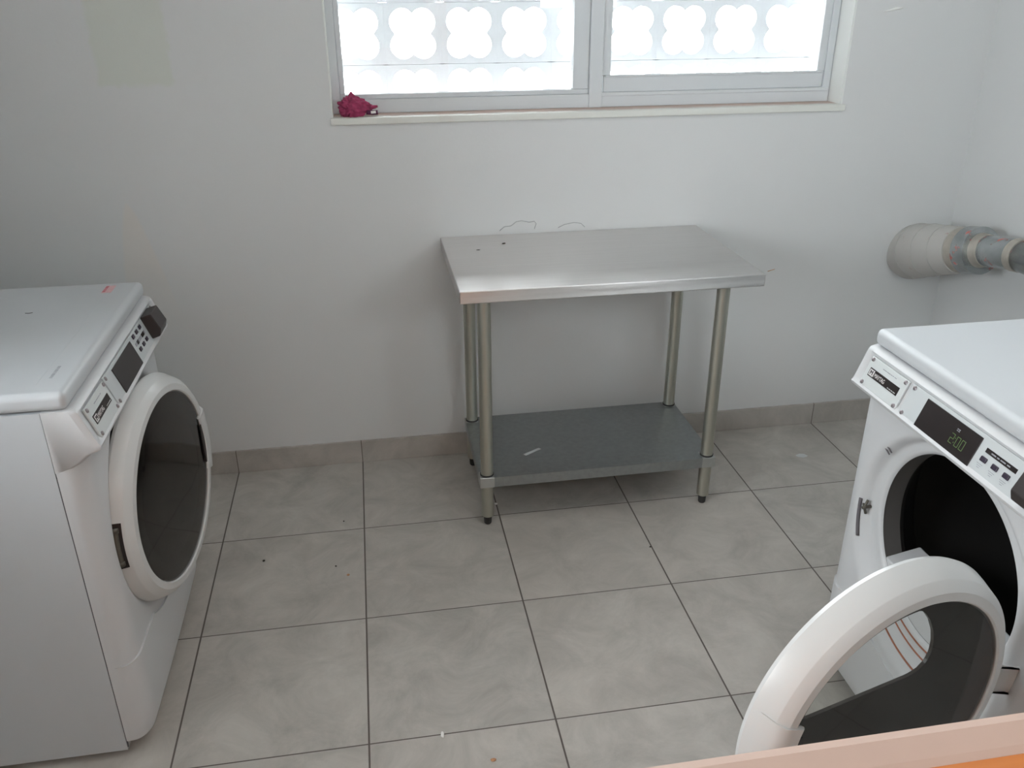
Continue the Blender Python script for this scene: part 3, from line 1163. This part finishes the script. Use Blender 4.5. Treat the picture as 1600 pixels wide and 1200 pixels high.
        a = MB()
        for y0, wd in ((0.002, 0.003), (0.0065, 0.004)):
            pbox(a, y0, 0.0285, y0 + wd, 0.0305, 0.0067, 0.0070)
            pbox(a, y0, 0.032, y0 + wd, 0.0335, 0.0067, 0.0070)
        a.build('small_lettering', 'grey_ink', cp)
        pbox(MB(), 0.083, 0.0255, 0.163, 0.0345, 0.0045, 0.0056).build('label_strip', 'black', cp)
        a = MB()
        for y0, wd in ((0.098, 0.012), (0.113, 0.006), (0.122, 0.013), (0.139, 0.008)):
            pbox(a, y0, 0.0288, y0 + wd, 0.0312, 0.0055, 0.0059)
        a.build('small_lettering', 'grey_ink', cp)
        for y in (0.090, 0.120, 0.150):
            pbox(MB(), y - 0.008, 0.0425, y + 0.008, 0.0525, 0.0045, 0.0078).build('button', 'button', cp, bevel=0.003, seg=3)
        a = MB()
        for y in (0.086, 0.118, 0.148):
            for r_, vv in enumerate((0.058, 0.0615, 0.065)):
                wd = (0.016, 0.011, 0.007)[r_]
                pbox(a, y - wd / 2, vv, y + wd / 2, vv + 0.0012, 0.0046, 0.0049)
        a.build('small_lettering', 'grey_ink', cp)
    else:
        for vv in (0.018, 0.052):
            for y in (0.098, 0.131, 0.164):
                pbox(MB(), y - 0.008, vv - 0.005, y + 0.008, vv + 0.005, 0.0045, 0.0078).build('button', 'button', cp, bevel=0.003, seg=3)
        pbox(MB(), 0.085, 0.0325, 0.178, 0.0400, 0.0045, 0.0056).build('label_strip', 'grey_ink', cp)
        for y0, y1 in ((0.100, 0.113), (0.146, 0.168)):
            pbox(MB(), y0, 0.0315, y1, 0.0405, 0.0055, 0.0062).build('label_strip', 'black', cp)
    # coin slide housing: black wedge
    a = MB()
    y0, y1 = 0.198, 0.272
    q = [(0.006, 0.0045), (0.068, 0.0045), (0.068, 0.026), (0.052, 0.037), (0.008, 0.033)]
    v = [pp(y0, a_, b_) for a_, b_ in q] + [pp(y1, a_, b_) for a_, b_ in q]
    nn = len(q)
    f = [(i, (i + 1) % nn, nn + (i + 1) % nn, nn + i) for i in range(nn)] + [tuple(range(nn)), tuple(range(nn, 2 * nn))]
    cs = link('coin_slot_housing', mesh_from(v, f), 'darkbox', t, bevel=0.003)
    cs['label'] = 'black wedge-shaped housing'
    # details in the dish
    def dish_pt(r_, a_, lift=0.0):
        y, z = r_ * math.cos(a_) + hole_shift(r_) * -0.5 * hinge, DZc + r_ * math.sin(a_) + hole_shift(r_)
        b = body_x(y, z)
        d = FLO + (b - FLO) * sstep((r_ - 0.240) / (0.293 - 0.240))
        return Vector((d + lift, y, z))
    # side away from the hinge carries latch
    fs_ = -hinge
    ca = 0.0 if fs_ > 0 else PI
    pts = [dish_pt(0.277, ca + fs_ * R(d_), 0.0015) for d_ in range(-19, 3, 2)]
    MB().tube(pts, 0.0042, 8).build('door_seal_slot', 'slot', t, smooth=True)
    lt = MB()
    c0 = dish_pt(0.254, ca - fs_ * R(5), 0.0)
    lt.tube([c0 + Vector((0.0, 0, 0)), c0 + Vector((0.022, fs_ * -0.002, 0))], 0.004, 10)
    lt.tube([c0 + Vector((0.010, 0, -0.018)), c0 + Vector((0.016, 0, 0)), c0 + Vector((0.010, 0, 0.018))], 0.0032, 10)
    lt.tube([c0 + Vector((0.010, fs_ * 0.014, 0)), c0 + Vector((0.016, 0, 0))], 0.0030, 10)
    lt.build('latch', 'hinge', t, smooth=True)
    p0 = dish_pt(0.276, ca + fs_ * R(38), 0.001)
    mk = MB()
    for o_ in (-0.005, 0.005):
        d_ = ca + fs_ * R(38)
        rad = Vector((0.25, math.cos(d_), math.sin(d_))).normalized()
        tan = Vector((0, -math.sin(d_), math.cos(d_)))
        mk.tube([p0 + tan * o_ - rad * 0.012, p0 + tan * o_ + rad * 0.010], 0.0016, 6)
    mk.build('catch_slot', 'slot', t, smooth=True)
    # rusty lines on the recessed lip below the opening
    for j, r_ in enumerate((0.230, 0.247, 0.266) if kind == 'R' else ()):
        pts = []
        for i in range(17):
            y = -0.13 + 0.20 * i / 16
            a_ = -math.acos(max(-1, min(1, y / r_)))
            pts.append(dish_pt(r_, a_, 0.0006))
        MB().tube(pts, 0.0022, 6).build('rust_line', 'rust', t, smooth=True)
    # door ----------------------------------------------------------------
    hx, hy = hpos
    # door frame: origin on the hinge, local y points from hinge to the free end when closed
    dsg = -hinge
    Rc = 0.285
    ca_, sa_ = math.cos(ang), math.sin(ang)
    def dfm(x, y, z):    # door-local (out, along, up) -> machine-local
        # closed: (hx + x, hy + dsg*y, z); open by ang: rotate about the hinge, free end to +x
        X = x * ca_ + y * sa_
        Y = -x * sa_ + y * ca_
        return (hx + X, hy + dsg * Y, z)
    def dmesh(v, f, name, mat, par, **kw):
        return link(name, mesh_from([dfm(*p) for p in v], f), mat, par, **kw)
    prof = [(0.232, 0.0385), (0.235, 0.0412), (0.250, 0.0402), (0.251, 0.0396), (0.266, 0.0265), (0.267, 0.0250), (0.2765, 0.001), (0.277, -0.002), (0.274, -0.010),
            (0.262, -0.017), (0.215, -0.018), (0.211, -0.014), (0.211, 0.020), (0.2315, 0.026)]
    if kind == 'R':
        prof = [(0.232, 0.0385), (0.235, 0.0412), (0.250, 0.0402), (0.251, 0.0396), (0.266, 0.0275), (0.267, 0.0262), (0.278, -0.004), (0.2805, -0.013), (0.278, -0.021),
                (0.265, -0.027), (0.215, -0.028), (0.211, -0.024), (0.211, 0.020), (0.2315, 0.026)]
    # ring with hinge recess and handle recess: lathe in sectors, pushed in where the recess is
    n = 180
    v, f = [], []
    m = len(prof)
    for k_ in range(n):
        a_ = 2 * PI * k_ / n
        deg = math.degrees(a_)
        deg = deg - 360 if deg > 180 else deg
        for i, (r_, d_) in enumerate(prof):
            rr_, dd_ = r_, d_
            v.append((dd_, Rc + rr_ * math.cos(a_), DZc + rr_ * math.sin(a_)))
    for k_ in range(n):
        k2 = (k_ + 1) % n
        for i in range(m):
            j = (i + 1) % m
            f.append((k_ * m + i, k_ * m + j, k2 * m + j, k2 * m + i))
    door = dmesh(v, f, 'door', 'ring', t)
    auto_smooth(door, 24)
    if kind == 'R':
        door['label'] = 'wide open round white door'
    # glass
    v, f = lathe([(0.2325, 0.036), (0.2, 0.0385), (0.1, 0.0405), (0.0005, 0.041)], 96, False, center=(0, Rc, DZc))
    gl = dmesh(v, f, 'glass', 'doorglass', door, smooth=True)
    gl['label'] = 'tinted round glass'
    # dark liner behind the glass with a D-shaped clear part on the side of the handle
    n = 96
    v, f = [], []
    def dwin(a_):
        # D-shaped opening measured from its own centre (0.095 towards handle, 0.135 up)
        pass
    # polygon of the opening in (along from centre, up)
    op = []
    chord = 0.082
    RL = 0.222
    a0 = math.asin(chord / RL)
    for i in range(31):      # outer arc from right chord end at the handle side, up to the top
        a_ = a0 + (PI / 2 + R(2) - a0) * i / 30
        op.append((RL * math.cos(a_), RL * math.sin(a_)))
    # rounded inner side
    inner = [(-0.020, 0.212), (-0.036, 0.192), (-0.050, 0.165), (-0.057, 0.140), (-0.058, 0.118), (-0.052, 0.100), (-0.038, 0.088), (-0.018, 0.083)]
    op += inner
    cx_, cz_ = 0.07, 0.13
    ops = []
    outp = []
    K = 120
    def ray_poly(a_):
        d = (math.cos(a_), math.sin(a_))
        best = None
        for i in range(len(op)):
            p, q = op[i], op[(i + 1) % len(op)]
            ex, ez = q[0] - p[0], q[1] - p[1]
            den = d[0] * ez - d[1] * ex
            if abs(den) < 1e-12:
                continue
            tt = ((p[0] - cx_) * ez - (p[1] - cz_) * ex) / den
            uu_ = ((p[0] - cx_) * d[1] - (p[1] - cz_) * d[0]) / den
            if tt > 0 and -1e-9 <= uu_ <= 1 + 1e-9 and (best is None or tt < best):
                best = tt
        return best
    for i in range(K):
        a_ = 2 * PI * i / K
        tt = ray_poly(a_)
        ops.append((cx_ + tt * math.cos(a_), cz_ + tt * math.sin(a_)))
        # outer circle r=0.229
        d = (math.cos(a_), math.sin(a_))
        b_ = cx_ * d[0] + cz_ * d[1]
        tt2 = -b_ + math.sqrt(b_ * b_ - (cx_ ** 2 + cz_ ** 2 - 0.229 ** 2))
        outp.append((cx_ + tt2 * d[0], cz_ + tt2 * d[1]))
    for x_ in (0.034, 0.028):
        for lst in (ops, outp):
            for y_, z_ in lst:
                v.append((x_ if x_ > 0.02 else x_ , Rc + y_, DZc + z_))
    for i in range(K):
        j = (i + 1) % K
        f.append((i, j, K + j, K + i))
        f.append((2 * K + i, 3 * K + i, 3 * K + j, 2 * K + j))
        f.append((i, 2 * K + i, 2 * K + j, j))
        f.append((K + i, K + j, 3 * K + j, 3 * K + i))
    if kind == 'L':      # closed dark bowl instead of the cut-out
        v, f = lathe([(0.229, 0.034), (0.18, 0.030), (0.0005, 0.028), (0.0005, 0.020), (0.18, 0.022), (0.229, 0.026)], 96, True, center=(0, Rc, DZc))
    dmesh(v, f, 'liner', 'liner', door)['label'] = 'dark inner liner of the door'
    # handle: raised grip block on the free side, with dark recess beside it
    v, f = [], []
    angs_ = [R(-20 + 40 * i / 20) for i in range(21)]
    sec = [(0.2785, 0.002), (0.270, 0.029), (0.258, 0.0425), (0.240, 0.0455), (0.222, 0.0445), (0.218, 0.040), (0.222, 0.034), (0.262, 0.028)]
    for q, a_ in enumerate(angs_):
        edge = min(q, 20 - q)
        for (r_, d_) in sec:
            rr_ = r_ if edge > 0 else r_ - 0.0
            v.append((d_, Rc + rr_ * math.cos(a_), DZc + rr_ * math.sin(a_)))
    ns = len(sec)
    for q in range(20):
        for i in range(ns):
            j = (i + 1) % ns
            f.append((q * ns + i, q * ns + j, (q + 1) * ns + j, (q + 1) * ns + i))
    f.append(tuple(range(ns)))
    f.append(tuple(20 * ns + i for i in range(ns)))
    auto_smooth(dmesh(v, f, 'handle', 'ring', door), 40)
    v, f = [], []
    for q in range(17):
        a_ = R(-15 + 30 * q / 16)
        w_ = 0.016 * math.sin(PI * (q + 0.6) / 17.2) ** 0.5
        for r_, d_ in ((0.2185, 0.0400), (0.2185, 0.0425), (0.2185 - w_, 0.0425), (0.2185 - w_, 0.0400)):
            v.append((d_, Rc + r_ * math.cos(a_), DZc + r_ * math.sin(a_)))
    for q in range(16):
        for i in range(4):
            j = (i + 1) % 4
            f.append((q * 4 + i, q * 4 + j, (q + 1) * 4 + j, (q + 1) * 4 + i))
    f.append((0, 1, 2, 3))
    f.append((64, 65, 66, 67))
    dmesh(v, f, 'grip_recess', 'black', door)
    # hinge: dark slot in the rim, metal knuckles
    v, f = [], []
    for q in range(15):
        a_ = R(180 - 14 + 24 * q / 14)
        for r_, d_ in ((0.2755, -0.0095), (0.2785, -0.002), (0.2700, 0.0200), (0.260, 0.012), (0.266, -0.009)):
            v.append((d_, Rc + r_ * math.cos(a_), DZc + r_ * math.sin(a_)))
    for q in range(14):
        for i in range(5):
            j = (i + 1) % 5
            f.append((q * 5 + i, q * 5 + j, (q + 1) * 5 + j, (q + 1) * 5 + i))
    f.append(tuple(range(5)))
    f.append(tuple(70 + i for i in range(5)))
    dmesh(v, f, 'hinge_recess', 'black', door)
    hg = MB()
    hp = []
    for q in range(9):
        a_ = R(180 - 12 + 20 * q / 8)
        hp.append(dfm(0.006, Rc + 0.2735 * math.cos(a_), DZc + 0.2735 * math.sin(a_)))
    hg.tube(hp, 0.0075, 12)
    hg.tube(hp[:2], 0.0088, 12)
    hg.tube(hp[-2:], 0.0088, 12)
    hg.build('hinge', 'hinge', door, smooth=True)
    # white hinge bracket joining the door to the body
    arm = MB()
    q0, q1 = Vector(dfm(-0.012, 0.014, 0)), Vector(dfm(0.000, 0.030, 0))
    b0_, b1_ = Vector((0.030, hinge * 0.268, 0)), Vector((0.036, hinge * 0.256, 0))
    v = [Vector((p.x, p.y, z_)) for z_ in (DZc - 0.080, DZc - 0.020) for p in (q0, q1, b1_, b0_)]
    arm.add(v, [(0, 1, 2, 3), (4, 5, 6, 7), (0, 1, 5, 4), (1, 2, 6, 5), (2, 3, 7, 6), (3, 0, 4, 7)])
    arm.build('hinge_arm', 'ring', door)
    return t


left = make_machine('white front-loading laundry machine at left with its round door ajar and a blank display',
                    (-0.555, -0.960, 0), 0.0, -1, (0.050, -0.287), R(8.7), 'L')
right = make_machine('white front-loading laundry machine at right with round door wide open and display lit 2:00',
                     (1.245, -1.605, 0), PI, 1, (0.086, 0.236), R(104.9), 'R')
left['group'] = right['group'] = 'front-loading laundry machines'


# lid marks of the left machine
def local(px, py, pz):
    return (px + 0.555, py + 0.960, pz)


lidL = [c for c in left.children if c.name.startswith('lid')][0]
a = MB()
o_ = local(-0.572, -0.672, 0.9442)
a.box((o_[0] - 0.012, o_[1] - 0.030, 0.9440), (o_[0] + 0.012, o_[1] + 0.026, 0.9443))
a.build('sticker', 'pink_ink', lidL)['label'] = 'small pink and red sticker'
a = MB()
for i, (dy, wd) in enumerate(((-0.024, 0.012), (-0.009, 0.008), (0.003, 0.011), (0.016, 0.007))):
    a.box((o_[0] - 0.011, o_[1] + dy, 0.9443), (o_[0] - 0.004, o_[1] + dy + wd, 0.9446))
a.build('sticker_print', 'red_ink', lidL)
a = MB()
o_ = local(-0.5475, -1.198, 0.9442)
for i in range(9):
    y = -0.030 + i * 0.0068
    a.box((o_[0] - 0.003, o_[1] + y, 0.9440), (o_[0] + 0.003, o_[1] + y + 0.0035 + 0.001 * (i % 3), 0.9443))
a.build('small_lettering', 'grey_ink', lidL)
for lid_ in (lidL,):
    MB().box((-0.0120, -0.30, 0.9440), (-0.0108, 0.30, 0.9442)).build('lid_groove', 'panel', lid_)
o_ = local(-0.714, -0.825, 0.944)
MB().tube([(o_[0] - 0.008, o_[1], 0.9442), (o_[0], o_[1] - 0.003, 0.9444), (o_[0] + 0.008, o_[1] + 0.001, 0.9442)], 0.0009, 6).build('scratch', 'crumb_dark', lidL)

# ------------------------------------------------------------------ exhaust duct
du = thing('exhaust_duct', 'silver dryer duct with a paint-covered elbow going into the back wall', 'duct', (2.11, 0, 0.72))
dxo = Vector((2.11, 0, 0.72))


def dp(*p):
    return Vector(p) - dxo


def seg_tube(p, q, r1, r2, mat, name, parent, n=40, caps=True):
    return auto_smooth(MB().tube([dp(*p), dp(*q)], [r1, r2], n, caps).build(name, mat, parent))


# four gored elbow segments
P_ = [(2.128, -0.001, 0.705), (2.120, -0.060, 0.727), (2.122, -0.125, 0.748), (2.128, -0.195, 0.768), (2.134, -0.262, 0.787)]
el = MB()
rads = [0.100, 0.099, 0.094, 0.088]
el.tube([dp(*p) for p in P_], [0.103, 0.101, 0.095, 0.088, 0.082], 40)
elbow = auto_smooth(el.build('elbow', 'duct_paint', du), 25)
elbow['label'] = 'wall-coloured painted elbow'
for i in (1, 2, 3):
    p, q = Vector(P_[i]), Vector(P_[i + 1]) if i < 4 else None
    d = (Vector(P_[i + 1]) - Vector(P_[i - 1])).normalized()
    rr_ = [0.103, 0.101, 0.095, 0.088][i] + 0.0015
    MB().tube([dp(*(p - d * 0.0025)), dp(*(p + d * 0.0025))], rr_, 40).build('seam_ring', 'duct_paint', elbow, smooth=False)
seg_tube((2.133, -0.250, 0.784), (2.137, -0.300, 0.797), 0.080, 0.074, 'tape', 'foil_tape', du)
seg_tube((2.137, -0.300, 0.797), (2.142, -0.352, 0.810), 0.083, 0.081, 'duct', 'reducer', du)
seg_tube((2.142, -0.350, 0.810), (2.145, -0.378, 0.817), 0.060, 0.054, 'tape', 'foil_tape', du)
seg_tube((2.145, -0.370, 0.815), (2.150, -0.500, 0.838), 0.052, 0.051, 'duct', 'pipe', du)
seg_tube((2.150, -0.500, 0.838), (2.151, -0.530, 0.842), 0.0535, 0.0535, 'tape', 'foil_tape', du)
MB().tube([dp(2.151, -0.530, 0.842), dp(2.153, -0.75, 0.850), dp(2.150, -1.05, 0.80), dp(2.146, -1.32, 0.66), dp(2.140, -1.46, 0.48), dp(2.125, -1.52, 0.34), dp(2.075, -1.545, 0.27), dp(1.972, -1.55, 0.25)],
          0.051, 32).build('pipe', 'duct', du, smooth=True)

# ------------------------------------------------------------------ crumpled cloth on the sill
cl = thing('scrunchie', 'crumpled magenta fabric scrunchie lying on the window sill', 'scrunchie', (0.075, 0.030, WZ0))
bm = bmesh.new()
bmesh.ops.create_icosphere(bm, subdivisions=5, radius=1.0)
from mathutils import noise as mn
for v_ in bm.verts:
    p = v_.co.copy()
    q = 0.95 + 0.25 * mn.noise(p * 2.2) + 0.55 * abs(mn.noise(p * 3.6 + Vector((3, 1, 2)))) + 0.22 * abs(mn.noise(p * 8))
    x, y, z = p.x * 0.040 * q, p.y * 0.026 * q, p.z * 0.034 * q
    # lean to the right, taper towards the tail
    if x > 0:
        z *= max(0.35, 1 - x / 0.06)
        y *= max(0.4, 1 - x / 0.08)
        x *= 1.35
    v_.co = Vector((x - 0.004, y, max(z + 0.027, 0.0)))
me = bpy.data.meshes.new('cl')
bm.to_mesh(me)
bm.free()
link('fabric', me, 'magenta', cl, smooth=True)
MB().tube([(0.035, 0, 0.014), (0.052, 0.0, 0.010), (0.070, 0.0, 0.010)], [0.010, 0.0075, 0.007], 14).build('fabric_tail', 'purple', cl, smooth=True)
MB().tube([(0.048, -0.0075, 0.0115), (0.064, -0.0075, 0.0125)], 0.0042, 10).build('tag', 'crumb_white', cl, smooth=True)


# ------------------------------------------------------------------ crumbs
def crumb(loc, s, mat, name, label, stretch=(1, 1, 0.5), seed=0):
    bm = bmesh.new()
    bmesh.ops.create_icosphere(bm, subdivisions=2, radius=s)
    for v_ in bm.verts:
        v_.co *= 1 + 0.35 * mn.noise(v_.co * (1.2 / s) + Vector((seed, 0, 0)))
        v_.co = Vector((v_.co.x * stretch[0], v_.co.y * stretch[1], v_.co.z * stretch[2]))
    zmin = min(v_.co.z for v_ in bm.verts)
    for v_ in bm.verts:
        v_.co.z -= zmin
    me = bpy.data.meshes.new('c')
    bm.to_mesh(me)
    bm.free()
    o = link(name, me, mat)
    o.location = loc
    tag(o, label, 'debris')
    return o


crumb((-0.314, -0.581, 0), 0.0042, 'crumb_dark', 'lint_speck', 'largest black speck on the floor tile in front of the left machine', seed=1)
crumb((-0.068, -0.401, 0), 0.0028, 'crumb_dark', 'lint_speck', 'tiny black speck on the floor beside the grout line, left of the table', seed=2)
crumb((-0.090, -0.647, 0), 0.0030, 'crumb_dark', 'lint_speck', 'tiny dark speck on the floor just behind the orange crumb', seed=3)
crumb((-0.052, -0.699, 0), 0.0045, 'crumb_tan', 'paint_chip', 'small orange crumb on the floor tile left of centre', seed=4)
crumb((0.175, -1.365, 0), 0.0045, 'crumb_white', 'paper_scrap', 'small curled white scrap on the grout line in the foreground', (0.9, 2.2, 0.6), seed=5)
crumb((0.285, -1.459, 0), 0.0052, 'crumb_tan', 'paint_chip', 'small brown crumb on the nearest floor tile', (1.3, 0.8, 0.5), seed=6)
crumb((0.454, -0.385, 0), 0.0050, 'crumb_white', 'paper_scrap', 'small white crumb on the floor under the table shelf', seed=7)
crumb((1.655, -0.253, 0), 0.016, 'plate', 'paper_scrap', 'flat pale scrap on the floor between the table and right machine', (1.3, 0.9, 0.05), seed=8)
crumb((0.904, -0.718, 0), 0.0030, 'crumb_dark', 'lint_speck', 'dark speck on the grout line in front of the table', seed=9)
crumb((0.436, -0.184, 0.853), 0.0030, 'crumb_dark', 'lint_speck', 'thin curved dark speck near the left end of the tabletop', (2.0, 0.6, 0.4), seed=10)
crumb((0.530, -0.124, 0.853), 0.0038, 'crumb_dark', 'lint_speck', 'darker, larger speck on the tabletop towards the wall', (1.6, 0.7, 0.5), seed=11)
